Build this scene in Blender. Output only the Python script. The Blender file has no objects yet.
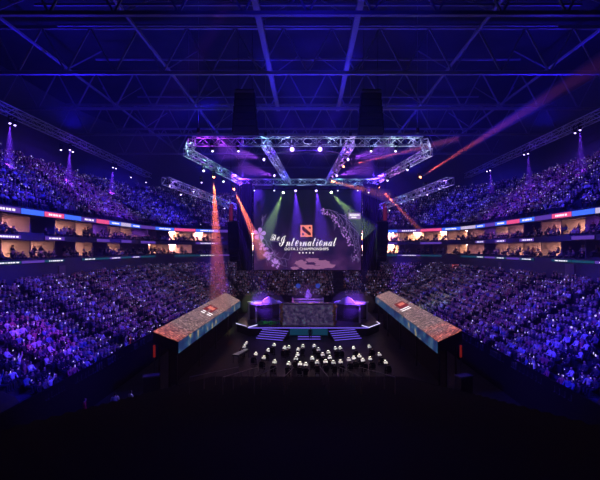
import bpy, bmesh, math, random
import numpy as np
from mathutils import Vector, Matrix

random.seed(7)
rng = np.random.default_rng(7)
SC = bpy.context.scene
COL = SC.collection
PI = math.pi

# ------------------------------------------------------------------ camera
F, CX, CY, CAMZ = 400.0, 308.0, 249.0, 12.0
cam_data = bpy.data.cameras.new('camera')
cam_data.sensor_width = 36.0
cam_data.lens = 36.0 * F / 600.0
cam_data.shift_x = (300.0 - CX) / 600.0
cam_data.shift_y = (CY - 240.0) / 600.0
cam_data.clip_end = 400
cam = bpy.data.objects.new('camera', cam_data)
COL.objects.link(cam)
cam.location = (0, 0, CAMZ)
cam.rotation_euler = (PI / 2, 0, 0)
SC.camera = cam


def P(px, py, d):
    """the point of the hall at depth d that the photograph shows at a pixel"""
    return Vector(((px - CX) / F * d, d, CAMZ - (py - CY) / F * d))


# ------------------------------------------------------------------ world, light, exposure
SC.view_settings.view_transform = 'Standard'
SC.view_settings.look = 'None'
SC.view_settings.gamma = 1.0
SC.view_settings.use_curve_mapping = False
SC.view_settings.exposure = 0.0
SC.cycles.use_denoising = True
SC.cycles.max_bounces = 4
SC.cycles.diffuse_bounces = 2
SC.cycles.glossy_bounces = 2
SC.cycles.volume_bounces = 0
SC.cycles.transparent_max_bounces = 8
SC.cycles.sample_clamp_indirect = 3.0
SC.cycles.sample_clamp_direct = 0.0

world = bpy.data.worlds.new('hall_dimness')
SC.world = world
world.use_nodes = True
world.node_tree.nodes['Background'].inputs[0].default_value = (0.05, 0.035, 1.0, 1)
world.node_tree.nodes['Background'].inputs[1].default_value = 0.025

HAZE_DENSITY = 0.0017
BLUE = (0.025, 0.012, 1.0)
VIOLET = (0.10, 0.02, 1.0)
MAGENTA = (0.38, 0.04, 1.0)
ORANGE = (1.0, 0.13, 0.035)


def spot(loc, target, color, power, deg, blend=0.35, radius=0.12, name='spot_beam'):
    l = bpy.data.lights.new(name, 'SPOT')
    l.color = color
    l.energy = power
    l.spot_size = math.radians(deg)
    l.spot_blend = blend
    l.shadow_soft_size = radius
    o = bpy.data.objects.new(name, l)
    COL.objects.link(o)
    dv = (Vector(target) - Vector(loc)).normalized()
    o.location = Vector(loc) + dv * .5
    o.rotation_euler = dv.to_track_quat('-Z', 'Y').to_euler()
    return o


# house washes hung in the roof: they light the stands on either side and at the far end
for s in (-1, 1):
    for y, c, p in ((33, BLUE, 1.25), (46, VIOLET, 0.8), (60, BLUE, 0.8)):
        spot((s * -5, y, 29), (s * 23, y, 5), c, 33000 * p, 42, 0.8, 0.4, 'stand_wash')
    for y, c in ((40, BLUE), (58, VIOLET), (78, BLUE)):
        spot((s * 8, y, 27), (s * 37, y + 4, 19), c, 38000 * (1.25 if s < 0 else 0.95), 48, 0.9, 0.4, 'upper_stand_wash')
for x in (-9, 9):
    spot((x, 57, 26), (x * 1.4, 84, 6), VIOLET, 46000, 44, 0.8, 0.4, 'far_stand_wash')
    spot((x * 1.3, 62, 24), (x * 1.6, 96, 20), VIOLET, 36000, 50, 0.8, 0.4, 'far_upper_wash')
spot((-4, 24, 28), (-21, 30, 5), MAGENTA, 26000, 16, 0.9, 0.3, 'stand_wash')
spot((4, 24, 28), (23, 32, 5), BLUE, 28000, 22, 0.9, 0.3, 'stand_wash')
for s in (-1, 1):
    spot((s * 3, 18, 27), (s * 20, 27, 4), BLUE, 34000, 30, 0.8, 0.4, 'stand_wash')
# unseen blue fill lights, added to brighten the roof steel and the haze
for x, y, p in ((-3, 50, 1.0), (3, 50, 1.0), (-27, 46, 2.2), (27, 46, 1.9), (0, 30, .8), (-19, 74, 2.0), (19, 74, 2.0)):
    spot((x, y, 25.2), (x, y - 2, 38), (0.02, 0.008, 1.0), 4200 * p, 165, 0.9, 0.3, 'roof_fill')

# ------------------------------------------------------------------ materials
MATS = {}


def bsdf(name, color, rough=0.7, metal=0.0, emit=None, strength=0.0, spec=0.3):
    if name in MATS:
        return MATS[name]
    m = bpy.data.materials.new(name)
    m.use_nodes = True
    b = m.node_tree.nodes['Principled BSDF']
    b.inputs['Base Color'].default_value = (*color, 1)
    b.inputs['Roughness'].default_value = rough
    b.inputs['Metallic'].default_value = metal
    b.inputs['Specular IOR Level'].default_value = spec
    if emit:
        b.inputs['Emission Color'].default_value = (*emit, 1)
        b.inputs['Emission Strength'].default_value = strength
    MATS[name] = m
    return m


def glow(name, color, strength, sample=None):
    """a surface that gives off light: a lamp lens, an LED tape, a lit screen"""
    m = bsdf(name, (0.01, 0.01, 0.01), 0.6, 0, color, strength)
    if sample is None:
        sample = 'suite_lamp' in name
    if not sample:          # small lights reach other surfaces by bounce alone
        m.cycles.emission_sampling = 'NONE'
    return m


def ramp(nt, stops, interp='LINEAR'):
    r = nt.nodes.new('ShaderNodeValToRGB')
    r.color_ramp.interpolation = interp
    el = r.color_ramp.elements
    while len(el) < len(stops):
        el.new(0.5)
    for e, (p, c) in zip(el, stops):
        e.position = p
        e.color = (*c, 1)
    return r


def noisy(name, c0, c1, scale=3.0, rough=0.8, metal=0.0):
    """a painted or worn surface with small mottling"""
    if name in MATS:
        return MATS[name]
    m = bsdf(name, c0, rough, metal)
    nt = m.node_tree
    tc = nt.nodes.new('ShaderNodeTexCoord')
    n = nt.nodes.new('ShaderNodeTexNoise')
    n.inputs['Scale'].default_value = scale
    n.inputs['Detail'].default_value = 5
    r = ramp(nt, [(0.35, c0), (0.7, c1)])
    nt.links.new(tc.outputs['Object'], n.inputs['Vector'])
    nt.links.new(n.outputs['Fac'], r.inputs['Fac'])
    nt.links.new(r.outputs['Color'], nt.nodes['Principled BSDF'].inputs['Base Color'])
    return m


M_BLACK = bsdf('black_cloth', (0.008, 0.008, 0.010), 0.95, spec=0.05)
M_BLACKMETAL = bsdf('black_metal', (0.02, 0.02, 0.022), 0.5, 0.2)
M_CONC = noisy('dark_concrete', (0.05, 0.05, 0.06), (0.09, 0.09, 0.10), 1.5, 0.85)
M_FLOOR = noisy('black_floor', (0.010, 0.010, 0.012), (0.022, 0.02, 0.024), 0.8, 0.55)
M_ROOF = noisy('roof_deck', (0.015, 0.015, 0.02), (0.03, 0.03, 0.035), 0.3, 0.9)
M_STEEL = bsdf('painted_steel', (0.22, 0.22, 0.25), 0.6, 0.1)
M_ALU = bsdf('aluminium', (0.85, 0.85, 0.88), 0.38, 0.35)
M_SEAT = bsdf('navy_seat_plastic', (0.02, 0.02, 0.035), 0.5)
M_SUITE = noisy('suite_plaster', (0.62, 0.50, 0.44), (0.72, 0.58, 0.50), 0.6, 0.8)
M_PART = bsdf('suite_partition', (0.25, 0.21, 0.24), 0.8)
M_FASCIA = bsdf('balcony_fascia', (0.10, 0.10, 0.14), 0.7)
M_WHITE = bsdf('white_paper', (0.85, 0.85, 0.82), 0.8)
M_SKIN = bsdf('skin', (0.55, 0.36, 0.28), 0.6)
M_HAIR = bsdf('dark_hair', (0.02, 0.015, 0.012), 0.7)
M_TROUSERS = bsdf('dark_trousers', (0.025, 0.025, 0.04), 0.85)
M_SUIT = bsdf('black_suit', (0.012, 0.012, 0.014), 0.85)
M_ORANGE = bsdf('orange_vest', (0.85, 0.16, 0.03), 0.7)
M_RED = bsdf('red_cloth', (0.6, 0.03, 0.05), 0.8)
M_PALE = bsdf('pale_cloth', (0.6, 0.6, 0.66), 0.8)

# a shirt whose colour differs from wearer to wearer
M_SHIRT = bsdf('shirt', (0.2, 0.2, 0.2), 0.85)
_nt = M_SHIRT.node_tree
_oi = _nt.nodes.new('ShaderNodeObjectInfo')
_r = ramp(_nt, [(0.0, (0.02, 0.02, 0.03)), (0.3, (0.05, 0.05, 0.08)), (0.5, (0.15, 0.13, 0.16)), (0.62, (0.45, 0.12, 0.16)),
                (0.7, (0.5, 0.5, 0.55)), (0.82, (0.85, 0.85, 0.85)), (0.93, (0.12, 0.2, 0.4))], 'CONSTANT')
_nt.links.new(_oi.outputs['Random'], _r.inputs['Fac'])
_nt.links.new(_r.outputs['Color'], _nt.nodes['Principled BSDF'].inputs['Base Color'])

# clothes, hair and skin of the many small figures: one colour per wearer and garment
M_CROWD = bsdf('crowd_clothes', (0.2, 0.2, 0.2), 0.85)
_nt = M_CROWD.node_tree
_a = _nt.nodes.new('ShaderNodeAttribute')
_a.attribute_name = 'tint'
_nt.links.new(_a.outputs['Color'], _nt.nodes['Principled BSDF'].inputs['Base Color'])

# ------------------------------------------------------------------ builders


def link(o, parent=None):
    COL.objects.link(o)
    if parent is not None:
        o.parent = parent
    return o


def tag(o, label, cat, group=None, kind=None):
    o['label'] = label
    o['category'] = cat
    if group:
        o['group'] = group
    if kind:
        o['kind'] = kind
    return o


def struct(o):
    o['kind'] = 'structure'
    return o


def thing(name, label, cat, loc=(0, 0, 0), rz=0.0, group=None):
    o = bpy.data.objects.new(name, None)
    o.empty_display_size = 0.2
    link(o)
    o.location = loc
    o.rotation_euler = (0, 0, rz)
    return tag(o, label, cat, group)


class MB:
    """collects shapes and links them as one mesh object"""

    def __init__(self):
        self.bm = bmesh.new()

    def box(self, c, s, rot=None):
        r = bmesh.ops.create_cube(self.bm, size=1.0)
        m = Matrix.Translation(Vector(c)) @ (rot.to_4x4() if rot else Matrix()) @ Matrix.Diagonal((*s, 1))
        bmesh.ops.transform(self.bm, matrix=m, verts=r['verts'])
        return self

    def bar(self, a, b, r, seg=5, r2=None):
        a, b = Vector(a), Vector(b)
        v = b - a
        if v.length < 1e-6:
            return self
        q = v.to_track_quat('Z', 'Y').to_matrix().to_4x4()
        k = bmesh.ops.create_cone(self.bm, cap_ends=True, segments=seg, radius1=r, radius2=r if r2 is None else r2, depth=v.length)
        bmesh.ops.transform(self.bm, matrix=Matrix.Translation((a + b) / 2) @ q, verts=k['verts'])
        return self

    def beam(self, a, b, w, h):
        a, b = Vector(a), Vector(b)
        v = b - a
        q = v.to_track_quat('Y', 'Z').to_matrix()
        return self.box((a + b) / 2, (w, v.length, h), q)

    def ball(self, c, r, seg=8, scale=(1, 1, 1)):
        k = bmesh.ops.create_uvsphere(self.bm, u_segments=seg, v_segments=max(4, seg // 2 + 1), radius=r)
        bmesh.ops.transform(self.bm, matrix=Matrix.Translation(Vector(c)) @ Matrix.Diagonal((*scale, 1)), verts=k['verts'])
        return self

    def prism(self, pts, ext):
        """a flat outline pushed along ext"""
        ext = Vector(ext)
        lo = [self.bm.verts.new(Vector(p)) for p in pts]
        hi = [self.bm.verts.new(Vector(p) + ext) for p in pts]
        n = len(pts)
        self.bm.faces.new(lo[::-1])
        self.bm.faces.new(hi)
        for i in range(n):
            self.bm.faces.new((lo[i], lo[(i + 1) % n], hi[(i + 1) % n], hi[i]))
        return self

    def build(self, name, mat, parent=None, smooth=False):
        bmesh.ops.recalc_face_normals(self.bm, faces=self.bm.faces)
        me = bpy.data.meshes.new(name)
        self.bm.to_mesh(me)
        self.bm.free()
        me.materials.append(mat)
        if smooth:
            me.polygons.foreach_set('use_smooth', [True] * len(me.polygons))
        return link(bpy.data.objects.new(name, me), parent)


def mesh_np(name, verts, quads, mat, parent=None):
    me = bpy.data.meshes.new(name)
    me.from_pydata(verts, [], quads)
    me.materials.append(mat)
    me.update()
    return link(bpy.data.objects.new(name, me), parent)


def dup(src, name=None):
    """a copy of a thing with copies of its parts and sub-parts"""
    r = src.copy()
    COL.objects.link(r)
    for ch in list(src.children):
        c = ch.copy()
        COL.objects.link(c)
        c.parent = r
        for g in list(ch.children):
            d = g.copy()
            COL.objects.link(d)
            d.parent = c
    return r


# ------------------------------------------------------------------ the bowl
HALF, FARY, CR = 13.5, 73.0, 4.0        # half width of the floor, its far end, its corner radius
ARC_X, ARC_Y = HALF - CR, FARY - CR


def ring(r, y0=4.0, step=2.0, narc=14):
    """points round the bowl at a set-back r: up one long side, round the far end and back"""
    out = []
    n = max(1, round((ARC_Y - y0) / step))
    for i in range(n):
        out.append((-(HALF + r), y0 + (ARC_Y - y0) * i / n, -1, 0))
    for i in range(narc):
        t = PI / 2 * i / narc
        out.append((-ARC_X - (CR + r) * math.cos(t), ARC_Y + (CR + r) * math.sin(t), -math.cos(t), math.sin(t)))
    m = max(1, round(2 * ARC_X / step))
    for i in range(m):
        out.append((-ARC_X + 2 * ARC_X * i / m, FARY + r, 0, 1))
    for i in range(narc):
        t = PI / 2 * (1 - i / narc)
        out.append((ARC_X + (CR + r) * math.cos(t), ARC_Y + (CR + r) * math.sin(t), math.cos(t), math.sin(t)))
    for i in range(n + 1):
        out.append(((HALF + r), ARC_Y - (ARC_Y - y0) * i / n, 1, 0))
    return out


def sweep(name, prof, mat, y0=4.0, closed=False):
    """a profile of (set-back, height) carried round the bowl"""
    rows = [ring(r, y0) for r, z in prof]
    k = len(prof)
    V, Q = [], []
    n = len(rows[0])
    for i in range(n):
        for j in range(k):
            V.append((rows[j][i][0], rows[j][i][1], prof[j][1]))
    for i in range(n - 1):
        for j in range(k if closed else k - 1):
            j2 = (j + 1) % k
            Q.append((i * k + j, (i + 1) * k + j, (i + 1) * k + j2, i * k + j2))
    return struct(mesh_np(name, V, Q, mat))


ROWS_LO = [(3.4 + .8 * k, 2.46 + .43 * k) for k in range(14)]          # set-back and tread height
ROWS_UP = [(16.0 + .8 * k, 16.3 + .56 * k) for k in range(16)]


def steps(rows, back):
    p = []
    for r, z in rows:
        p += [(r - .4, z - .43 if not p else p[-1][1]), (r - .4, z)]
    p.append((rows[-1][0] + back, rows[-1][1]))
    return p


fl = MB()
fl.box((0, 50, -0.1), (80, 130, 0.2))
struct(fl.build('floor', M_FLOOR))
sweep('wall_front_of_stand', [(2.9, 0), (2.9, 3.2), (3.0, 3.2), (3.0, 0)], M_BLACK)
sweep('floor_lower_stand', steps(ROWS_LO, 1.6), M_CONC)
sweep('wall_behind_lower_stand', [(15.4, 7.9), (15.4, 10.45)], M_FASCIA)
sweep('floor_lower_suite', [(15.5, 10.4), (15.5, 10.95), (15.6, 10.95), (15.6, 10.6), (16.9, 10.6), (16.9, 11.1), (22.0, 11.1)], M_FASCIA)
sweep('wall_back_of_lower_suite', [(20.6, 11.1), (20.6, 13.5)], M_SUITE)
sweep('ceiling_lower_suite', [(15.6, 13.5), (15.5, 13.5), (15.5, 12.9), (15.7, 12.9), (20.6, 12.95)], M_FASCIA)
sweep('floor_upper_suite', [(15.6, 13.5), (15.6, 13.2), (16.9, 13.2), (16.9, 13.8), (22, 13.8)], M_FASCIA)
sweep('wall_back_of_upper_suite', [(20.6, 13.8), (20.6, 16.0)], M_SUITE)
sweep('ceiling_upper_suite', [(15.55, 16.25), (15.55, 15.5), (16.2, 15.5), (20.6, 15.7)], M_FASCIA)
sweep('floor_upper_stand', steps(ROWS_UP, 1.0), M_CONC)
sweep('wall_outer', [(29.2, 24.5), (30, 25.5), (30, 38)], M_FASCIA)
ce = MB()
ce.box((0, 52, 38.2), (92, 120, 0.4))
struct(ce.build('ceiling', M_ROOF))

# pale doors in the dark wall under the lower suites
for k, (px, py, w_) in enumerate(((570, 271, 1.5), (500, 267, .8), (476, 265, .6), (391, 262, .9), (190, 250 + 16, .8), (62, 272, 1.2))):
    sd = 1 if px > CX else -1
    y = 28.78 * F / abs(px - CX)
    if y < 68:
        c = Vector((sd * 28.78, y, CAMZ - (py - CY) * y / F))
        mb = MB().box(c, (.12, w_, 1.5))
    else:
        c = P(px, py, 84.4)
        mb = MB().box(c, (w_, .12, 1.5))
    struct(mb.build('door_%d' % (k + 1), M_PART))

# ------------------------------------------------------------------ suites: partitions, lamps
EDGE = [p for p in ring(16.9, 6.0, 4.2, 6)]
ORD = ['first', 'second', 'third', 'fourth', 'fifth', 'sixth', 'seventh', 'eighth', 'ninth', 'tenth', 'eleventh', 'twelfth', 'thirteenth', 'fourteenth',
       'fifteenth', 'sixteenth', 'seventeenth', 'eighteenth', 'nineteenth', 'twentieth']
L_WARM = glow('warm_suite_lamp', (1.0, 0.46, 0.31), 250)
L_PINK = glow('pink_suite_lamp', (1.0, 0.40, 0.38), 210)
L_PURPLE = glow('purple_suite_lamp', (0.35, 0.10, 1.0), 150)
for level, (zf, zc) in (('lower', (11.1, 12.93)), ('upper', (13.8, 15.62))):
    part = MB()
    for i, (x, y, nx, ny) in enumerate(EDGE):
        n = Vector((nx, ny, 0))
        a = Vector((x, y, 0))
        part.beam(a + Vector((0, 0, (zf + zc) / 2)), a + n * 3.7 + Vector((0, 0, (zf + zc) / 2)), 0.14, zc - zf)
    struct(part.build('wall_partition_' + level, M_PART))
    srcs = {}
    for i in range(len(EDGE) - 1):
        x, y, nx, ny = EDGE[i]
        x2, y2, nx2, ny2 = EDGE[i + 1]
        c = Vector(((x + x2) / 2, (y + y2) / 2, 0))
        n = Vector((nx + nx2, ny + ny2, 0)).normalized()
        if c.y < 22:
            continue
        u = random.random()
        if u < 0.28:
            continue
        key = 'warm' if u < 0.66 else 'pink' if u < 0.86 else 'purple'
        if key not in srcs:
            t = thing('ceiling_light', '', 'lamp')
            b = MB().box((0, 0, 0.03), (1.5, 0.45, 0.06)).build('housing', M_BLACKMETAL, t)
            MB().box((0, 0, -0.012), (1.4, 0.36, 0.02)).build('diffuser', {'warm': L_WARM, 'pink': L_PINK, 'purple': L_PURPLE}[key], t)
            srcs[key] = t
        else:
            t = dup(srcs[key])
        tag(t, '%s ceiling light glowing inside a suite on the %s suite level' % ({'warm': 'warm amber', 'pink': 'pinkish', 'purple': 'violet'}[key], level),
            'lamp', '%s lights in the %s suites' % (key, level))
        p = c + n * 3.1
        t.location = (p.x, p.y, zc - 0.07)
        t.rotation_euler = (0, 0, math.atan2(n.y, n.x) - PI / 2)

# ------------------------------------------------------------------ ribbon boards on the balcony edges
RB = {'blue': glow('ribbon_blue', (0.05, 0.15, 1.0), 1.2), 'red': glow('ribbon_red', (1.0, 0.10, 0.30), 0.9), 'white': glow('ribbon_white', (0.75, 0.62, 1.0), 0.8),
      'violet': glow('ribbon_violet', (0.25, 0.10, 1.0), 0.4), 'teal': glow('ribbon_teal', (0.015, 0.18, 0.34), 0.34)}
L_TXT = glow('ribbon_white_marks', (0.9, 0.8, 1.0), 1.3)


def ribbon(r, z0, z1, y0, seq, label, group, marks=True):
    pts = ring(r, y0, 3.5, 6)
    n = len(pts) - 1
    for i in range(n):
        k = seq[i % len(seq)]
        if k is None:
            continue
        a = Vector((pts[i][0], pts[i][1], 0))
        b = Vector((pts[i + 1][0], pts[i + 1][1], 0))
        if (a.y + b.y) / 2 < 24:
            continue
        nn = Vector((pts[i][2] + pts[i + 1][2], pts[i][3] + pts[i + 1][3], 0)).normalized()
        c = (a + b) / 2
        w = (b - a).length
        t = thing('ribbon_board', label % k, 'screen', (c.x, c.y, z0), math.atan2(nn.y, nn.x) - PI / 2, group % k)
        MB().box((0, 0.06, (z1 - z0) / 2), (w - 0.05, 0.10, z1 - z0)).build('casing', M_BLACKMETAL, t)
        MB().box((0, 0.0, (z1 - z0) / 2), (w - 0.10, 0.03, z1 - z0 - .06)).build('display', RB[k], t)
        if marks and i % 2 == 0:
            mk = MB()
            x = -w * .3
            while x < w * .3:
                ww = random.uniform(.12, .4)
                mk.box((x + ww / 2, -0.022, (z1 - z0) / 2), (ww, 0.012, (z1 - z0) * .38))
                x += ww + random.choice((.07, .07, .15))
            mk.build('lettering', L_TXT, t)


ribbon(15.42, 15.55, 16.15, 8, ['blue', 'red', 'blue', 'violet', 'red', 'blue', 'white', 'blue', 'violet'], '%s lit ribbon board along the upper balcony edge', '%s ribbon boards of the upper balcony')
ribbon(15.37, 12.98, 13.42, 8, [None, 'violet', None, 'violet', None, None, 'violet'], '%s lit ribbon board between the two suite levels', '%s ribbon boards between the suite levels')
ribbon(15.37, 10.5, 10.82, 8, ['violet', 'teal', 'violet', 'teal', None, 'teal', 'teal'], '%s lit ribbon board above the dark wall of the lower stand', '%s ribbon boards of the lower balcony')

# ------------------------------------------------------------------ people
def skin_mesh(name, nodes, edges, sub, root=0):
    me = bpy.data.meshes.new(name)
    me.from_pydata([n[0] for n in nodes], edges, [])
    o = bpy.data.objects.new(name, me)
    COL.objects.link(o)
    o.modifiers.new('s', 'SKIN')
    for i, n in enumerate(nodes):
        v = me.skin_vertices[0].data[i]
        v.radius = n[1]
        v.use_root = i == root
    if sub:
        s = o.modifiers.new('d', 'SUBSURF')
        s.levels = s.render_levels = sub
    dg = bpy.context.evaluated_depsgraph_get()
    out = bpy.data.meshes.new_from_object(o.evaluated_get(dg))
    bpy.data.objects.remove(o)
    bpy.data.meshes.remove(me)
    return out


def figure(pose):
    if pose == 'sit' or pose == 'cheer':
        up = pose == 'cheer'
        arm = lambda s: [((s * .21, 0, .88), (.07, .07)), ((s * .27, .10, .66) if not up else (s * .30, .08, 1.10), (.05, .05)),
                         ((s * .12, .34, .62) if not up else (s * .22, .12, 1.38), (.045, .045))]
        leg = lambda s: [((s * .10, .05, .46), (.095, .09)), ((s * .12, .45, .48), (.075, .075)), ((s * .12, .45, .08), (.05, .05)), ((s * .12, .58, .05), (.045, .04))]
    elif pose == 'stand':
        arm = lambda s: [((s * .20, 0, 1.42), (.065, .065)), ((s * .26, .02, 1.12), (.05, .05)), ((s * .24, .12, .90), (.04, .04))]
        leg = lambda s: [((s * .10, 0, .88), (.095, .10)), ((s * .11, .02, .48), (.07, .07)), ((s * .12, 0, .09), (.05, .05)), ((s * .13, .14, .04), (.05, .035))]
    b = 0.0 if pose != 'stand' else 0.5
    nodes = [((0, 0, .46 + b * .96), (.16, .13)), ((0, -.02, .70 + b), (.155, .11)), ((0, -.02, .88 + b), (.15, .11)), ((0, 0, .99 + b), (.055, .055)),
             ((0, .02, 1.09 + b), (.09, .10)), ((0, .02, 1.20 + b), (.085, .10))]
    edges = [(0, 1), (1, 2), (2, 3), (3, 4), (4, 5)]
    for s in (-1, 1):
        prev = 2
        for n in arm(s):
            nodes.append(n)
            edges.append((prev, len(nodes) - 1))
            prev = len(nodes) - 1
        prev = 0
        for n in leg(s):
            nodes.append(n)
            edges.append((prev, len(nodes) - 1))
            prev = len(nodes) - 1
    return nodes, edges


def body_mesh(name, pose, sub, mats):
    """one continuous body; faces take skin, hair, shirt or trousers by where they lie"""
    me = skin_mesh(name, *figure(pose), sub)
    b = 0.5 if pose == 'stand' else 0.0
    for m in mats:
        me.materials.append(m)
    idx = []
    for p in me.polygons:
        x, y, z = p.center
        if z > .97 + b and abs(x) < .13:
            i = 1 if (z > 1.22 + b or (y < 0.0 and z > 1.03 + b)) else 0
        elif pose == 'cheer' and z > 1.3:
            i = 0
        elif pose == 'sit' and y > .30 and z > .54 and abs(x) < .2:
            i = 0
        elif pose == 'stand' and z < .93 and z > .83 and abs(x) > .19:
            i = 0
        elif z < (.56 if pose != 'stand' else .92) and (pose == 'stand' or y > .06 or z < .4):
            i = 3
        else:
            i = 2
        idx.append(i)
    me.polygons.foreach_set('material_index', idx)
    me.polygons.foreach_set('use_smooth', [True] * len(idx))
    me.update()
    return me


SIT = [body_mesh('person_seated', 'sit', 1, (M_SKIN, M_HAIR, M_SHIRT, M_TROUSERS)), body_mesh('person_cheering', 'cheer', 1, (M_SKIN, M_HAIR, M_SHIRT, M_TROUSERS))]
LOW = []
for pose in ('sit', 'sit', 'cheer'):
    me = body_mesh('low', pose, 0, (M_SKIN, M_HAIR, M_SHIRT, M_TROUSERS))
    V = np.zeros(len(me.vertices) * 3)
    me.vertices.foreach_get('co', V)
    V = V.reshape(-1, 3)
    fa = [tuple(p.vertices) for p in me.polygons]
    reg = np.full(len(V), 2)
    for p in me.polygons:
        for v in p.vertices:
            reg[v] = p.material_index
    LOW.append((V, fa, reg))

SHIRTS = np.array([(.015, .015, .02)] * 8 + [(.05, .05, .07)] * 4 + [(.16, .14, .18)] * 2 + [(.45, .12, .16), (.5, .5, .55), (.85, .85, .85), (.8, .8, .82), (.12, .2, .4), (.6, .35, .3)])
SKINS = np.array([(.60, .40, .31), (.52, .33, .25), (.66, .47, .38), (.40, .25, .18)])


def crowd(name, seats, label, cat, dark=1.0):
    """very many seated people as one mesh"""
    VV, LL, LT, TT = [], [], [], []
    off = 0
    for (x, y, z, ang, k) in seats:
        V, fa, reg = LOW[k % len(LOW)]
        c, s = math.cos(ang), math.sin(ang)
        sc = random.uniform(.90, 1.12)
        W = np.empty_like(V)
        W[:, 0] = x + sc * (c * V[:, 0] - s * V[:, 1])
        W[:, 1] = y + sc * (s * V[:, 0] + c * V[:, 1])
        W[:, 2] = z + sc * V[:, 2]
        VV.append(W)
        T = np.empty((len(V), 4))
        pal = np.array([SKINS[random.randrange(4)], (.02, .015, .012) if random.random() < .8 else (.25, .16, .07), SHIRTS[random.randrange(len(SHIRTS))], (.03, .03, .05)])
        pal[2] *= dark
        T[:, :3] = pal[reg]
        T[:, 3] = 1
        TT.append(T)
        for f in fa:
            LL.append(np.array(f) + off)
            LT.append(len(f))
        off += len(V)
    VV = np.concatenate(VV)
    LL = np.concatenate(LL)
    LT = np.array(LT)
    me = bpy.data.meshes.new(name)
    me.vertices.add(len(VV))
    me.vertices.foreach_set('co', VV.ravel())
    me.loops.add(len(LL))
    me.loops.foreach_set('vertex_index', LL.astype(np.int32))
    me.polygons.add(len(LT))
    me.polygons.foreach_set('loop_start', np.concatenate([[0], np.cumsum(LT)[:-1]]).astype(np.int32))
    me.update(calc_edges=True)
    at = me.attributes.new('tint', 'FLOAT_COLOR', 'POINT')
    at.data.foreach_set('color', np.concatenate(TT).ravel())
    me.materials.append(M_CROWD)
    me.validate()
    o = link(bpy.data.objects.new(name, me))
    return tag(o, label, cat, None, 'stuff')


def small_boxes(name, items, mat, label, cat):
    """many little boxes (centre, size, turn) as one uncountable mesh"""
    cube = np.array([(-1, -1, -1), (1, -1, -1), (1, 1, -1), (-1, 1, -1), (-1, -1, 1), (1, -1, 1), (1, 1, 1), (-1, 1, 1)]) * .5
    fq = [(0, 3, 2, 1), (4, 5, 6, 7), (0, 1, 5, 4), (1, 2, 6, 5), (2, 3, 7, 6), (3, 0, 4, 7)]
    V, Q = [], []
    for (c, s, ang) in items:
        o = len(V)
        ca, sa = math.cos(ang), math.sin(ang)
        for p in cube:
            x, y, z = p[0] * s[0], p[1] * s[1], p[2] * s[2]
            V.append((c[0] + ca * x - sa * y, c[1] + sa * x + ca * y, c[2] + z))
        Q += [tuple(i + o for i in f) for f in fq]
    o = mesh_np(name, V, Q, mat)
    return tag(o, label, cat, None, 'stuff')


def row_seats(r, z, y0, pitch, fill, aisles):
    """(x, y, z, facing, pose) of the people in one row round the bowl"""
    out = []
    pts = ring(r, y0, .4, 40)
    acc = 0.0
    run = 0.0
    need = pitch
    for a, b in zip(pts[:-1], pts[1:]):
        d = math.hypot(b[0] - a[0], b[1] - a[1])
        pos = 0.0
        while acc + (d - pos) >= need:
            pos += need - acc
            run += need
            acc = 0
            need = pitch * random.uniform(.96, 1.06)
            f = pos / d
            x, y = a[0] + f * (b[0] - a[0]), a[1] + f * (b[1] - a[1])
            nx, ny = a[2], a[3]
            key = y if abs(nx) > .99 else 200 + math.degrees(math.atan2(ny, nx)) * .35 + x * .5
            if aisles and (key % 9.0) < 1.1:
                continue
            if random.random() < fill:
                out.append((x, y, z, math.atan2(-ny, -nx) - PI / 2 + random.uniform(-.3, .3), random.choice((0, 0, 0, 0, 1, 2)) if random.random() < .5 else 0))
        acc += d - pos
    return out


lower, upper, suite = [], [], []
for k, (r, z) in enumerate(ROWS_LO):
    lower += row_seats(r, z, 23.4 + (1.2 if k < 2 else 0), .54, .93, True)
for r, z in ROWS_UP:
    upper += row_seats(r, z, 22.0, .56, .88, True)
for zf in (10.6, 13.2):
    suite += row_seats(16.2, zf, 24.0, .7, .6, False)
    suite += row_seats(17.3, zf + .5, 24.0, 1.1, .45, False)

# the three hundred spectators who show largest sit in the stand nearest the camera, each an object of their own
lower.sort(key=lambda s: s[1])
near, rest = lower[:300], lower[300:]
for i, (x, y, z, a, k) in enumerate(near):
    o = bpy.data.objects.new('spectator', SIT[1 if k == 2 else 0])
    link(o)
    o.location = (x, y, z)
    o.rotation_euler = (0, 0, a)
    side = 'left' if x < 0 else 'right'
    tag(o, 'spectator %s in the near block of the %s lower stand' % ('cheering with raised arms' if k == 2 else 'sitting with arms lowered', side),
        'person', 'near spectators %s, %s stand' % ('cheering' if k == 2 else 'sitting still', side))
crowd('crowd', rest, 'crowd of seated spectators filling the lower stand round the stage', 'crowd')
crowd('crowd', upper, 'crowd of seated spectators filling the steep upper stand above the suites', 'crowd')
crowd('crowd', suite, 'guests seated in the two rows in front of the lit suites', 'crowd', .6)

seat_items = []
for k, (r, z) in enumerate(ROWS_LO):
    for (x, y, zz, a, q) in row_seats(r + .24, z, 25.0, .54, 1, True):
        seat_items.append(((x, y, z + .55), (.46, .06, .5), a))
for r, z in ROWS_UP:
    for (x, y, zz, a, q) in row_seats(r + .24, z, 22.0, .56, 1, True):
        seat_items.append(((x, y, z + .55), (.46, .06, .5), a))
small_boxes('stand_seats', seat_items, M_SEAT, 'rows of dark seat backs behind the spectators in both stands', 'seats')

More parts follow.
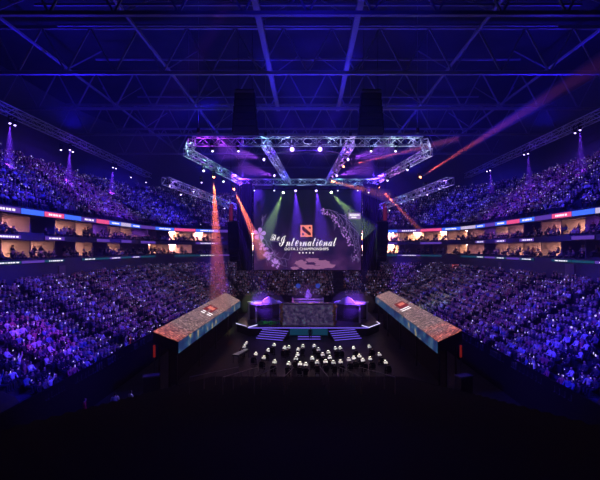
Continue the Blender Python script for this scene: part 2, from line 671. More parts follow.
L_SPECK = glow('phone_light', (0.50, 0.42, 0.95), 1.6, False)  # glowing specks stand in for phones and for brightly lit faces and shirts
ph = {0: [], 1: []}
for q, seats, frac in ((0, lower, .45), (1, upper, .42)):
    for (x, y, z, a, k) in seats:
        if random.random() < frac:
            f = (math.cos(a + PI / 2), math.sin(a + PI / 2))
            h = random.uniform(.75, 1.45)
            ph[q].append(((x + f[0] * .40 + random.uniform(-.1, .1), y + f[1] * .40, z + h), (random.choice((.04, .05, .07, .09, .16)), .02, random.choice((.04, .05, .07, .09, .14))), a))
small_boxes('glow_specks', ph[0], L_SPECK, 'glowing specks for phones and brightly lit faces all over the lower stand', 'phones')
small_boxes('glow_specks', ph[1], L_SPECK, 'glowing specks for phones and brightly lit faces all over the upper stand', 'phones')

# ------------------------------------------------------------------ trusses
def truss(name, a, b, w, label, group=None, cr=.045, lr=.026, pitch=None, mat=M_ALU, cat='truss'):
    a, b = Vector(a), Vector(b)
    t = thing(name, label, cat, a, 0, group)
    d = b - a
    L = d.length
    u = d.normalized()
    side = u.cross(Vector((0, 0, 1))).normalized()
    up = side.cross(u)
    cs = [side * (w / 2) * i + up * (w / 2) * j for i, j in ((-1, -1), (1, -1), (1, 1), (-1, 1))]
    for c in cs:
        MB().bar(c, d + c, cr, 6).build('chord', mat, t)
    lac = MB()
    n = max(2, round(L / (pitch or w)))
    for i in range(n):
        p, q = u * (L * i / n), u * (L * (i + 1) / n)
        for j in range(4):
            c0, c1 = cs[j], cs[(j + 1) % 4]
            if (i + j) % 2:
                c0, c1 = c1, c0
            lac.bar(p + c0, q + c1, lr, 4)
        if i % 3 == 0:
            for j in range(4):
                lac.bar(p + cs[j], p + cs[(j + 1) % 4], lr, 4)
    lac.build('lacing', mat, t)
    return t


def toner(p, color, power):
    l = bpy.data.lights.new('truss_toner', 'POINT')
    l.color = color
    l.energy = power
    l.shadow_soft_size = .15
    o = bpy.data.objects.new('truss_toner', l)
    link(o)
    o.location = p


ZT = 23.3
truss('lighting_truss', (-12.0, 42, ZT), (12.0, 42, ZT), .85, 'long aluminium truss spanning the front of the hanging rig')
truss('lighting_truss', (-11.6, 67.5, ZT), (11.6, 67.5, ZT), .95, 'aluminium truss across the back of the rig above the big screen')
for s, w_ in ((-1, 'left'), (1, 'right')):
    truss('lighting_truss', (s * 12.3, 42.4, ZT), (s * 13.7, 45.8, ZT), .75, 'short corner truss at the %s end of the front truss' % w_)
    truss('lighting_truss', (s * 14.1, 46.6, ZT), (s * 11.3, 66.6, ZT), .85, 'side truss closing the hanging rig on the %s' % w_)
    truss('lighting_truss', (s * 4.6, 43, ZT), (s * 3.4, 66.6, ZT), .75, 'inner truss running front to back over the stage, %s one of two' % w_)
    truss('lighting_truss', (s * 15.7, 44, 19.5), (s * 12.0, 66, 18.9), .8, 'lower outer truss hung beyond the rig on the %s' % w_)
for x, c, p in ((-11, MAGENTA, 1.2), (-9, MAGENTA, 1.0), (-7, VIOLET, .8), (-4.6, (.25, .6, 1), .7), (-2.5, (.4, .5, 1), .8), (0, (.4, .4, 1), .6),
                (2.5, (.4, .5, 1), .8), (4.6, (.5, .4, 1), .6), (7, (.3, .45, 1), .5), (9, (.5, .75, .8), .9), (11, (.4, .5, .9), .7)):
    toner((x, 42, ZT), c, 60 * p)
for x, c in ((-10, MAGENTA), (-7, VIOLET), (-4, (.2, .6, .9)), (-1, (.3, .5, 1)), (2, (.3, .5, 1)), (5, (.2, .6, .9)), (8, (.25, .5, 1)), (10.5, (.3, .6, 1))):
    toner((x, 67.5, ZT), c, 65)
for s in (-1, 1):
    for f, c in ((.05, (.35, .75, .75)), (.3, (.3, .75, .65)), (.55, (.25, .65, .8)), (.85, (.3, .5, .9))):
        c = c if s < 0 else ((.6, .6, 1) if f < .5 else (.7, .2, 1))
        toner((s * (14.1 - 2.8 * f), 46.6 + 20 * f, ZT), c, 62)
    for f in (.1, .4, .75):
        toner((s * (4.6 - 1.2 * f), 43 + 23.6 * f, ZT), (.35, .35, 1) if s < 0 else (.65, .2, 1), 60)
    for f in (.08, .35, .6, .9):
        toner((s * (15.7 - 3.7 * f), 44 + 22 * f, 19.5 - .6 * f), (.4, .2, 1) if f < .5 else (.25, .45, .9), 34)
    toner((s * 13.3, 44, ZT), (.4, .6, .9), 40)

# catwalk trusses above the upper stands and their lamps
for s, w_ in ((-1, 'left'), (1, 'right')):
    truss('catwalk_truss', (s * 36, 26, 28.6), (s * 36, 98, 28.6), 1.0, 'long catwalk truss over the upper stand on the %s' % w_, None, .07, .04, 1.4, M_ALU)
hoop = MB()
pts = [Vector((8.0 * math.sin(a), 52 - 6 * math.cos(a), 22.2 + 1.1 * math.cos(a))) for a in [(-.62 + 1.24 * i / 24) for i in range(25)]]
for a, b in zip(pts[:-1], pts[1:]):
    hoop.bar(a, b, .06, 5)
tag(hoop.build('curved_pipe', M_STEEL), 'thin curved pipe arching inside the hanging truss rig', 'pipe')

# hoist chains that carry the rig
i = 0
for x, y in ((-11.5, 42), (-4.6, 43.5), (4.6, 43.5), (11.5, 42), (-11, 67.5), (11, 67.5), (-14, 47), (14, 47)):
    t = thing('chain_hoist', '%s chain hoist holding the truss rig, counted along from the front' % ORD[i], 'hoist', (x, y, ZT + .6))
    MB().box((0, 0, .55), (.3, .25, .5)).build('motor', M_BLACKMETAL, t)
    MB().bar((0, 0, .0), (0, 0, 38.0 - ZT - .6), .02, 4).build('chain', M_STEEL, t)
    i += 1

# ------------------------------------------------------------------ roof steel
for k, y in enumerate((34, 45.5, 57, 70, 84, 98)):
    t = thing('roof_truss', '%s cross truss of the dark roof counted from the camera end' % ORD[k], 'truss', (0, y, 32))
    MB().beam((-44, 0, 0), (44, 0, 0), .35, .35).build('chord', M_STEEL, t)
    MB().beam((-44, 0, 5.2), (44, 0, 5.2), .35, .35).build('chord', M_STEEL, t)
    web = MB()
    n = 16
    for i in range(n):
        x0, x1 = -44 + 88 * i / n, -44 + 88 * (i + 1) / n
        web.beam((x0, 0, 0), ((x0 + x1) / 2, 0, 5.2), .16, .16)
        web.beam(((x0 + x1) / 2, 0, 5.2), (x1, 0, 0), .16, .16)
    web.build('web', M_STEEL, t)
k = 0
for x in (-30, -17.5, -4.6, 4.6, 17.5, 30):
    big = abs(x) < 5
    t = thing('roof_beam', '%s lengthwise roof beam counted from the left' % ORD[k], 'beam', (x, 8, 33.6 if big else 34.5))
    MB().beam((0, 0, 0), (0, 54 if big else 96, 0), .55 if big else .25, .5 if big else .25).build('girder', M_STEEL, t)
    br = MB()
    for y in range(18, 54 if big else 90, 12):
        for s in (-1, 1):
            br.beam((0, y, 0), (s * 3.2, y + 2.5, 3.6), .14, .14)
    br.build('bracing', M_STEEL, t)
    k += 1
for k, y in enumerate((38, 41.5, 49, 52.5, 61)):
    t = MB().beam((-26, y, 35.2), (26, y, 35.2), .18, .18).build('purlin', M_STEEL)
    tag(t, '%s thin cross purlin under the roof between the cross trusses' % ORD[k], 'beam')

# hung black clusters above the front truss
for x, w_ in ((-7.2, 'left'), (7.2, 'right')):
    t = thing('speaker_cluster', 'black speaker cluster hanging in the roof above the %s half of the front truss' % w_, 'speaker', (x, 46, 25.2))
    for k in range(6):
        c = MB().box((0, .0, .4 + k * .76), (2.9 - .12 * k, 1.2, .7)).build('cabinet', M_BLACK, t)
        MB().box((0, -.62, .4 + k * .76), (2.6 - .12 * k, .04, .56)).build('grille', M_BLACKMETAL, c)
    MB().box((0, 0, 4.95), (2.2, .9, .16)).build('fly_frame', M_BLACKMETAL, t)
    MB().bar((-.8, 0, 5.0), (-.8, 0, 12.7), .03, 4).build('cable', M_BLACKMETAL, t)
    MB().bar((.8, 0, 5.0), (.8, 0, 12.7), .03, 4).build('cable', M_BLACKMETAL, t)

# ------------------------------------------------------------------ moving lights
LENS = {'white': glow('lens_white', (0.70, 0.66, 1.0), 3), 'violet': glow('lens_violet', (0.50, 0.35, 1.0), 6), 'orange': glow('lens_orange', (1.0, 0.25, 0.10), 14),
        'green': glow('lens_green', (0.8, 1.0, 0.55), 12)}
HEAD_SRC = {}


def moving_light(p, target, color, label, lens_r=.12, s=1.0):
    p = Vector(p)
    t = thing('moving_light', label, 'stage light', p)
    if 'hook' not in HEAD_SRC:
        pass
    up = Vector((0, 0, 1))
    MB().box((0, 0, .52 * s), (.34 * s, .30 * s, .16 * s)).build('base', M_BLACKMETAL, t)
    y = MB()
    for sx in (-1, 1):
        y.box((sx * .2 * s, 0, .22 * s), (.05 * s, .12 * s, .5 * s))
    y.box((0, 0, .44 * s), (.45 * s, .12 * s, .06 * s))
    y.build('yoke', M_BLACKMETAL, t)
    dirv = (Vector(target) - p).normalized()
    h = MB().bar(-dirv * .22 * s, dirv * .24 * s, .13 * s, 12, .17 * s).build('head', M_BLACKMETAL, t)
    MB().ball(dirv * .25 * s, lens_r * s, 12).build('lens', LENS[color], h)
    return t, dirv


def ring_depth(py, top=67.3):
    return min(top, 10.4 * F / (CY - py))


CAMV = Vector((0, 0, 12))
cnt = {}


m_pl = bpy.data.materials.new('dense_haze')
m_pl.use_nodes = True
m_pl.node_tree.nodes.clear()
_o = m_pl.node_tree.nodes.new('ShaderNodeOutputMaterial')
_v = m_pl.node_tree.nodes.new('ShaderNodeVolumeScatter')
_v.inputs['Color'].default_value = (1, 1, 1, 1)
_v.inputs['Density'].default_value = .12
m_pl.node_tree.links.new(_v.outputs[0], _o.inputs['Volume'])
m_pl.cycles.volume_sampling = 'EQUIANGULAR'
m_pl.cycles.homogeneous_volume = True
m_pt = m_pl.copy()
m_pt.node_tree.nodes['Volume Scatter'].inputs['Density'].default_value = .035


def beam(p, target, color, power, deg, length, label, blend=.3, thin=False):
    """a spotlight and a cone of denser haze added so its beam shows"""
    p = Vector(p)
    d = (Vector(target) - p).normalized()
    spot(p, target, color, power, deg, blend, .06)
    h = math.tan(math.radians(deg / 2 + .6))
    o = MB().bar(p + d * .42, p + d * (.42 + length), .06, 20, .06 + length * h).build('haze_cone', m_pt if thin else m_pl)
    tag(o, 'denser haze added to show %s' % label, 'haze', None, 'stuff')


def rig_light(px, py, color, where, target=None, d=None, lens_r=.12):
    d = d or ring_depth(py)
    p = P(px, py, d)
    cnt[where] = cnt.get(where, 0) + 1
    if target is None:
        target = (p.x * .4, p.y - 6, 2)
    return p, moving_light(p, target, color, '%s of the moving lights on the %s from the left, %s lens' % (ORD[cnt[where] - 1], where, color), lens_r)


for px in (212, 238, 292, 320, 371.5, 396):
    big = px in (292, 320)
    p, _ = rig_light(px, 149, 'violet' if big else 'white', 'front truss', (px * .0, 10, 10) if big else None, lens_r=.22 if big else .12)
    if big:
        beam(p, (p.x * 1.0, 16, 16), (.2, .05, 1), 2600, 40, 4, 'a violet glow round the front truss light %s' % ('nearer the flowers' if px < 300 else 'nearer the plate'), .9, True)
for px, py, tx in ((266, 160, -1), (276, 176, -1), (346, 160, 1), (335, 176, 1)):
    w = '%s inner truss' % ('left' if tx < 0 else 'right')
    p = P(px, py, ring_depth(py))
    tg = p + Vector((tx * 10, -8, 1.0))
    rig_light(px, py, 'violet', w, tg, lens_r=.16)
    beam(p, tg, (.35, .06, 1), 11000, 30, 5.5, 'a violet beam from the %s inner truss, %s' % ('left' if tx < 0 else 'right', 'nearer the front' if py < 165 else 'nearer the back'), .8, True)
for px, py, c in ((203, 169, 'white'), (213.6, 175, 'orange'), (223, 180, 'white'), (233, 187, 'orange')):
    tg = {213.6: P(219, 300, 52), 233: P(266, 262, 63)}.get(px)
    p, _ = rig_light(px, py, c, 'left side truss', tg, d={213.6: 54, 233: 60}.get(px), lens_r=.17)
    if tg:
        beam(p, tg, (1.0, .15, .06), 85000, 9.5 if px < 220 else 10, 18 if px < 220 else 11.5, 'an orange beam %s' % ('falling straight down onto the stand' if px < 220 else 'slanting onto the flowers of the screen'), .25)
for px, py, c in ((378, 186, 'orange'), (388, 179, 'white'), (408, 168, 'white'), (419, 178, 'orange')):
    tg = {378: P(424, 234, 66), 419: P(600, 64, 34)}.get(px)
    p, _ = rig_light(px, py, c, 'right side truss', tg, d={378: 58, 419: 54}.get(px), lens_r=.14)
    if px == 378:
        beam(p, tg, ORANGE, 130000, 4.5, 13, 'a narrow red beam slanting down to the suites')
    if px == 419:
        beam(p, tg, (1.0, .10, .12), 85000, 3.2, 38, 'a long red beam rising to the roof corner')
for px, py, c in ((254, 189, 'white'), (274, 189, 'white'), (284, 191, 'green'), (295.5, 189, 'violet'), (316, 189, 'violet'), (330, 191, 'green'), (338, 189, 'white'), (358, 189, 'white'), (369, 191, 'white')):
    tg = {284: P(270, 225, 61), 295.5: P(298, 235, 61), 316: P(322, 235, 61), 330: P(352, 215, 61)}.get(px)
    p, _ = rig_light(px, py, c, 'back truss', tg, d=61.5, lens_r=.18 if tg else .11)
    if tg:
        beam(p, tg, (.45, .75, .18) if c == 'green' else (.13, .03, 1), 12000 if c == 'green' else 19000, 24 if c == 'green' else 26, 8.5, 'a %s fan above the screen near its %s' % (c, 'flowers' if px < 310 else 'plate'), .7, True)
# thin beams
p, _ = rig_light(342, 167, 'orange', 'right inner truss middle', P(440, 143, 40), d=50)
beam(p, P(440, 143, 40), (1, .10, .10), 200000, 1.9, 15, 'a thin red beam crossing the rig')
p, _ = rig_light(331, 181, 'orange', 'right inner truss end', P(395, 198, 48), d=60)
beam(p, P(395, 198, 48), (1, .2, .04), 30000, 6, 13, 'a low orange beam along the top of the screen')
for k, (px, py) in enumerate(((169, 181), (180, 190), (193, 187), (201, 178), (212, 198), (224, 204))):
    rig_light(px, py + 3, 'violet' if k % 2 else 'white', 'low left outer truss', None, d=44 + 22 * (px - 165) / 70, lens_r=.1)
for k, (px, py) in enumerate(((390, 206), (402, 199), (414, 195), (428, 190), (440, 184), (425, 184))):
    rig_light(px, py + 3, 'violet' if k % 2 else 'white', 'low right outer truss', None, d=66 - 22 * (px - 382) / 68, lens_r=.1)
for side, pts_ in (('left', ((10, 121), (15, 123), (61, 148), (70, 148), (73, 150), (113, 166), (116, 167), (131, 176), (146, 181))), ('right', ((580, 128), (575, 131), (528, 152), (524, 153), (490, 169), (487, 170), (461, 182)))):
    for px, py in pts_:
        d = 35.6 * F / abs(px - CX)
        p = P(px, py, d)
        rig_light(px, py, 'violet', '%s catwalk truss' % side, (p.x * 1.03, p.y + 1, 0), d=d, lens_r=.13)
        if px in (10, 70, 113, 146, 580, 528, 490):
            beam(p, (p.x * 1.05, p.y + 2, 14), (.16, .03, 1), 20000 if px < 300 else 10000, 20, 8, 'a violet shaft under the %s catwalk truss, %s' % (side, ORD[pts_.index((px, py))]), .8, True)

# ------------------------------------------------------------------ lettering
def text_mesh(s, size, name, mat, parent, loc, shear=0.0, xs=1.0, bold=0.0, depth=.01):
    cu = bpy.data.curves.new(name, 'FONT')
    cu.body = s
    cu.size = size
    cu.align_x = 'CENTER'
    cu.align_y = 'CENTER'
    cu.extrude = depth
    cu.offset = bold
    cu.shear = shear
    tmp = bpy.data.objects.new(name, cu)
    COL.objects.link(tmp)
    dg = bpy.context.evaluated_depsgraph_get()
    me = bpy.data.meshes.new_from_object(tmp.evaluated_get(dg))
    bpy.data.objects.remove(tmp)
    me.materials.clear()
    me.materials.append(mat)
    o = link(bpy.data.objects.new(name, me), parent)
    o.location = loc
    o.rotation_euler = (PI / 2, 0, 0)
    o.scale = (xs, 1, 1)
    return o


def fit(o, px0, px1, py0, py1):
    """size a line of lettering to the place it has on the screen"""
    vs = [v.co for v in o.data.vertices]
    x0, x1 = min(v.x for v in vs), max(v.x for v in vs)
    y0, y1 = min(v.y for v in vs), max(v.y for v in vs)
    a, b_ = S(px0, py1), S(px1, py0)
    for v in vs:
        v.x = a[0] + (v.x - x0) / (x1 - x0) * (b_[0] - a[0])
        v.y = a[1] + (v.y - y0) / (y1 - y0) * (b_[1] - a[1])
    o.location = (0, o.location.y, 0)
    o.scale = (1, 1, 1)


def script(s):
    """the letters in slanted script shapes"""
    odd = {'I': 0x2110, 'e': 0x212F, 'o': 0x2134}
    return ''.join(chr(odd[c]) if c in odd else chr(0x1D49C + ord(c) - 65) if c.isupper() else chr(0x1D4B6 + ord(c) - 97) for c in s)


# ------------------------------------------------------------------ the hanging screen
DS = 64.0
K = DS / F                                     # metres per photograph pixel on the screen
sx0, sx1, zb, zt = (254 - CX) * K, (361 - CX) * K, CAMZ - (270 - CY) * K, CAMZ - (190 - CY) * K
scr = thing('hanging_screen', 'big purple screen with white script lettering hung above the stage', 'screen', ((sx0 + sx1) / 2, DS, (zb + zt) / 2))
W, H = sx1 - sx0, zt - zb


def S(px, py):
    return ((px - 307.5) * K, (230 - py) * K)


m = bpy.data.materials.new('screen_picture')
m.use_nodes = True
nt = m.node_tree
b = nt.nodes['Principled BSDF']
b.inputs['Base Color'].default_value = (.004, .004, .006, 1)
b.inputs['Roughness'].default_value = .6
tc = nt.nodes.new('ShaderNodeTexCoord')
sep = nt.nodes.new('ShaderNodeSeparateXYZ')
nt.links.new(tc.outputs['Object'], sep.inputs[0])
nz = nt.nodes.new('ShaderNodeTexNoise')
nz.inputs['Scale'].default_value = .35
nz.inputs['Detail'].default_value = 6
nt.links.new(tc.outputs['Object'], nz.inputs['Vector'])
gr = nt.nodes.new('ShaderNodeMapRange')        # the picture is plum below and nearly black above
gr.inputs['From Min'].default_value = H * .26
gr.inputs['From Max'].default_value = -H * .42
nt.links.new(sep.outputs['Z'], gr.inputs['Value'])
mul = nt.nodes.new('ShaderNodeMath')
mul.operation = 'MULTIPLY'
nt.links.new(gr.outputs['Result'], mul.inputs[0])
r1 = ramp(nt, [(.30, (.25, .25, .25)), (.62, (1, 1, 1))])
nt.links.new(nz.outputs['Fac'], r1.inputs['Fac'])
nt.links.new(r1.outputs['Color'], mul.inputs[1])
r2 = ramp(nt, [(0, (.002, .004, .014)), (.3, (.012, .006, .045)), (.7, (.040, .012, .080)), (1.0, (.085, .026, .12))])
nt.links.new(mul.outputs[0], r2.inputs['Fac'])
nt.links.new(r2.outputs['Color'], b.inputs['Emission Color'])
b.inputs['Emission Strength'].default_value = 1.0
MB().box((0, 0, 0), (W, .06, H)).build('display', m, scr)
MB().box((0, .7, 0), (W + .3, 1.2, H + .3)).build('housing', M_BLACK, scr)
L_LET = glow('screen_white', (1.0, .92, 1.0), 1.2)
L_SALMON = glow('screen_salmon', (1.0, .27, .22), 1.0)
L_DARKRED = glow('screen_dark_red', (.06, .006, .01), 1.0)
L_PINK2 = glow('screen_pink', (.75, .25, .62), .55)
L_LILAC = glow('screen_lilac', (.38, .24, .75), .42)
L_MIST = glow('screen_mist', (.42, .16, .38), .7)
L_BLOOM = glow('screen_bloom', (.55, .25, .9), .9)
L_TAG = glow('screen_tag', (.42, .22, .62), .9)
fit(text_mesh(script('International'), 2.0, 'lettering', L_LET, scr, (0, -.05, 0), bold=.008), 279.2, 336.5, 235.8, 246.2)
fit(text_mesh(script('The'), 1.2, 'lettering', L_LET, scr, (0, -.06, 0), bold=.006), 270.5, 279.6, 234.6, 240.6)
fit(text_mesh('DOTA 2 CHAMPIONSHIPS', .6, 'lettering', L_LET, scr, (0, -.05, 0), bold=0), 284.8, 328.5, 247.6, 250.2)
st = MB()
for i in range(5):
    x, z = S(299.5 + 3.4 * i, 252.8)
    pts = []
    for j in range(10):
        rr = (.16 if j % 2 == 0 else .075)
        pts.append((x + rr * math.sin(j * PI / 5), -.05, z + rr * math.cos(j * PI / 5)))
    st.prism(pts, (0, -.012, 0))
st.build('star_row', L_LET, scr)
# square red emblem with a slanting stroke and two corner marks
x, z = S(306.4, 231)
h = 6.0 * K
em = MB()
rag = [(-1, -1), (-.4, -.96), (.1, -1), (.6, -.95), (1, -.98), (.97, -.3), (1, .3), (.96, .98), (.3, 1), (-.3, .95), (-1, 1), (-.96, .4), (-1, -.2)]
em.prism([(x + a * h, -.05, z + c * h) for a, c in rag], (0, -.02, 0))
e = em.build('emblem', L_SALMON, scr)
mk = MB()
mk.prism([(x + a * h, -.08, z + c * h) for a, c in ((-.72, .72), (-.45, .70), (.74, -.36), (.72, -.72), (.40, -.70), (-.62, .10), (-.74, .35))], (0, -.01, 0))
mk.prism([(x + a * h, -.08, z + c * h) for a, c in ((.38, .70), (.72, .72), (.70, .34), (.42, .42))], (0, -.01, 0))
mk.prism([(x + a * h, -.08, z + c * h) for a, c in ((-.72, -.72), (-.36, -.70), (-.44, -.40), (-.70, -.30))], (0, -.01, 0))
mk.build('emblem_stroke', L_DARKRED, e)
# label plate in the picture's upper corner
x, z = S(354.5, 216)
pl = MB().box((x, -.045, z), (12 * K, .02, 6 * K)).build('picture_plate', L_TAG, scr)
MB().box((x, -.06, z + .15), (10 * K, .012, 1.1 * K)).box((x - .1, -.06, z - .2), (5 * K, .012, 1.1 * K)).build('plate_marks', L_LET, pl)


def branch(mb, x, z, ang, ln, w, depth):
    for i in range(4):
        x2, z2 = x + math.cos(ang) * ln / 4, z + math.sin(ang) * ln / 4
        if abs(x2) > W / 2 - .1 or abs(z2) > H / 2 - .1:
            return
        mb.bar((x, -.045, z), (x2, -.045, z2), w, 4)
        x, z = x2, z2
        ang += random.uniform(-.45, .45)
        if depth and random.random() < .75:
            branch(mb, x, z, ang + random.choice((-1, 1)) * random.uniform(.5, 1.1), ln * .6, w * .75, depth - 1)


random.seed(3)
for (px, py, a, ln) in ((262, 236, -.9, 3.8), (266, 244, -1.2, 3.0), (262, 226, 1.2, 1.2), (274, 258, -.4, 1.4), (260, 252, -.7, 2.4),
                        (346, 220, -1.0, 4.0), (338, 214, -.2, 2.0), (334, 212, -.6, 2.6), (345, 214, -1.5, 2.6), (322, 210, .1, 2.6), (349, 232, -1.1, 3.2), (352, 262, .9, 1.2)):
    tw = MB()
    branch(tw, *S(px, py), a, ln, .035, 2)
    tw.build('blossom_twig', L_LILAC, scr)
fl_ = MB()


def petal_flower(mb, x, z, r, n=5, rot=0.2):
    for i in range(n):
        a = rot + 2 * PI * i / n
        pts = []
        for j in range(9):
            t = -1 + 2 * j / 8
            rad = r * (1 - abs(t) ** 3 * .35)
            pts.append((x + rad * math.cos(a + t * .5), -.05 - .002 * i, z + rad * math.sin(a + t * .5)))
        mb.prism([(x, -.05 - .002 * i, z)] + pts, (0, -.012, 0))


petal_flower(fl_, *S(259.6, 234), 6.4 * K)
for i in range(60):
    t = random.random()
    px, py = 260 + 18 * t + random.uniform(-3, 3), 240 + 26 * t ** .7 + random.uniform(-4, 4)
    if px < 256 or py > 268.5:
        continue
    petal_flower(fl_, *S(px, py), random.uniform(.5, 1.6) * K, 5, random.random())
for i in range(90):
    t = random.random()
    petal_flower(fl_, *S(324 + 34 * t + random.uniform(-4, 0), 211 + 46 * t ** 1.8 + random.uniform(-3, 4)), random.uniform(.3, .9) * K, 5, random.random())
fl_.build('blossoms', L_BLOOM, scr)
x, z = S(259.6, 234)
MB().ball((x, -.06, z), 1.3 * K, 8, (1, .15, 1)).build('flower_heart', L_PINK2, scr)
ms = MB()
for (px, py, w_, h_) in ((300, 263, 6, 2.6), (312, 260, 7, 2.2), (322, 263, 8, 3.0), (307, 266.5, 9, 2.4), (330, 266, 6, 2.2), (318, 267.5, 8, 1.6), (295, 268, 4, 1.4)):
    x, z = S(px, py)
    pts = []
    for j in range(22):
        a = 2 * PI * j / 22
        q = 1 + random.uniform(-.28, .28)
        pts.append((x + w_ * K * q * math.cos(a), -.036 - .0005 * w_, z + max(-(py - 230) * K - 0, 0) * 0 + h_ * K * q * math.sin(a)))
    pts = [(a_, b_, max(c_, -H / 2 + .05)) for a_, b_, c_ in pts]
    ms.prism(pts, (0, -.008, 0))
ms.build('picture_mist', L_MIST, scr)
for s, px0, px1 in ((-1, 254, 237), (1, 361, 380)):
    a = P(px0, 190, DS)
    q = P(px1, 190, DS + 1.5)
    t = MB()
    n = 16
    pts = []
    for i in range(n + 1):
        f = i / n
        v = Vector((a.x + s * .3, a.y + .1, 0)).lerp(Vector((q.x, q.y, 0)), f)
        pts.append((v.x, v.y + (.12 if i % 2 else -.12), zb - .1))
    pts += [(p_[0], p_[1] + .12, p_[2]) for p_ in pts[::-1]]
    t.prism(pts, (0, 0, zt - zb + 1.2))
    tag(t.build('drape', M_BLACK), 'black pleated drape hanging beside the big screen on its %s' % ('flower side' if s < 0 else 'plate side'), 'curtain')
# curved speaker arrays either side of the screen
for s, pxc, w_ in ((-1, 234, 'flower side'), (1, 382, 'plate side')):
    top = P(pxc, 222, 61)
    t = thing('line_array', 'curved black speaker array hanging beside the screen on its %s' % w_, 'speaker', top)
    y, z, a = 0.0, 0.0, 0.0
    for k in range(11):
        a = .035 * k
        c = MB().box((0, y - .1 * math.sin(a), z - .28), (1.7 if k < 8 else 1.45, 1.0, .53), Matrix.Rotation(-a, 3, 'X')).build('cabinet', M_BLACK, t)
        z -= .55 * math.cos(a)
        y += .55 * math.sin(a) * .8
    MB().box((0, 0, .12), (1.4, 1.0, .16)).build('fly_frame', M_BLACKMETAL, t)
    for sx in (-.5, .5):
        MB().bar((sx, 0, .1), (sx, 0, 22), .025, 4).build('cable', M_BLACKMETAL, t)
    # narrow side banner screens
    bn = thing('side_banner', 'narrow dark red banner screen above the speaker array on the %s' % w_, 'screen', P(231 if s < 0 else 385, 213, 63))
    MB().box((0, .1, 0), (.7, .15, 3.0)).build('casing', M_BLACKMETAL, bn)
    MB().box((0, 0, 0), (.5, .04, 2.8)).build('display', glow('banner_red', (.30, .015, .08), .35), bn)
    MB().bar((0, .1, 1.5), (0, .1, 7.4), .03, 4).build('cable', M_BLACKMETAL, bn)

# ------------------------------------------------------------------ the stage
ST = 1.2
stg = thing('stage', 'black stage with violet lit front edge under the big screen', 'stage', (0, 55, 0))
m = bpy.data.materials.new('stage_deck')
m.use_nodes = True
nt = m.node_tree
b = nt.nodes['Principled BSDF']
b.inputs['Roughness'].default_value = .35
vo = nt.nodes.new('ShaderNodeTexVoronoi')
vo.inputs['Scale'].default_value = 3.5
tc = nt.nodes.new('ShaderNodeTexCoord')
nt.links.new(tc.outputs['Object'], vo.inputs['Vector'])
r = ramp(nt, [(0, (.02, .02, .03)), (.55, (.06, .05, .09)), (1, (.16, .12, .2))])
nt.links.new(vo.outputs['Color'], r.inputs['Fac'])
nt.links.new(r.outputs['Color'], b.inputs['Base Color'])
MB().prism([(-8.2, 0, ST - .12), (8.3, 0, ST - .12), (10.4, 3.2, ST - .12), (10.4, 14, ST - .12), (-10.4, 14, ST - .12), (-10.4, 3.2, ST - .12)], (0, 0, .12)).build('deck', m, stg)
MB().prism([(-8.1, .08, 0), (8.2, .08, 0), (10.3, 3.2, 0), (10.3, 13.9, 0), (-10.3, 13.9, 0), (-10.3, 3.2, 0)], (0, 0, ST - .13)).build('skirt', M_BLACK, stg)
L_VLED = glow('led_tape_violet', (.20, .12, 1.0), 1.0)
L_WLED = glow('led_tape_white', (.62, .55, 1.0), 1.6)
L_TEAL = glow('led_panel_teal', (.012, .10, .22), .35)
MB().box((.05, -.06, ST - .04), (16.5, .08, .10)).build('edge_light', L_VLED, stg)
MB().bar((-8.2, -.03, ST + .02), (-7.2, 1.9, ST + .02), .07, 4).build('edge_light', L_WLED, stg)
MB().bar((8.3, -.03, ST + .02), (7.6, 1.4, ST + .02), .06, 4).build('edge_light', L_WLED, stg)
MB().bar((8.35, 0, ST), (10.45, 3.1, ST), .05, 4).build('edge_light', L_WLED, stg)
MB().bar((10.45, 3.1, ST), (10.2, 4.4, ST), .05, 4).build('edge_light', L_WLED, stg)
MB().bar((-8.6, .9, ST), (-10.45, 3.1, ST), .05, 4).build('edge_light', L_WLED, stg)
MB().box((.1, -.03, .62), (5.2, .05, .9)).build('front_panel', L_TEAL, stg)
# lit steps: a straight flight and two turned ones
for k, (cx, cy, rz, w_, lab) in enumerate(((0.15, 54.9, 0, 3.0, 'short straight flight of violet edged steps at the middle of the stage front'),
                                           (-4.35, 54.9, -.35, 3.9, 'angled flight of violet edged steps under the green lit booth side'),
                                           (4.55, 54.9, .35, 3.9, 'angled flight of violet edged steps on the plate side of the stage front'))):
    t = thing('stage_steps', lab, 'steps', (cx, cy - (.55 if k else 2.0), 0), rz)
    nst = 5 if k else 2
    for i in range(nst):
        z = ST - .18 - .2 * i if k else .5 - .22 * i
        y = -.05 - .45 * i
        tr = MB().box((0, y, z / 2), (w_, .46, z)).build('tread', M_BLACKMETAL, t)
        MB().box((0, y - .24, z - .03), (w_ - .05, .04, .07)).build('edge_light', L_VLED, tr)
# the central display booth
gd = thing('game_booth', 'wide speckled display booth with gilded uprights at the middle of the stage', 'screen', (0, 57.2, ST))
m = bpy.data.materials.new('map_picture')
m.use_nodes = True
nt = m.node_tree
b = nt.nodes['Principled BSDF']
b.inputs['Base Color'].default_value = (.02, .02, .03, 1)
tc = nt.nodes.new('ShaderNodeTexCoord')
nz = nt.nodes.new('ShaderNodeTexNoise')
nz.inputs['Scale'].default_value = 2.6
nz.inputs['Detail'].default_value = 8
nz.inputs['Roughness'].default_value = .75
nt.links.new(tc.outputs['Object'], nz.inputs['Vector'])
r = ramp(nt, [(.40, (.008, .008, .03)), (.52, (.05, .03, .11)), (.58, (.10, .06, .12)), (.64, (.02, .13, .22)), (.75, (.16, .15, .25))])
nt.links.new(nz.outputs['Fac'], r.inputs['Fac'])
nt.links.new(r.outputs['Color'], b.inputs['Emission Color'])
b.inputs['Emission Strength'].default_value = .8
MB().box((0, -.6, 1.45), (7.2, .06, 2.9)).build('display', m, gd)
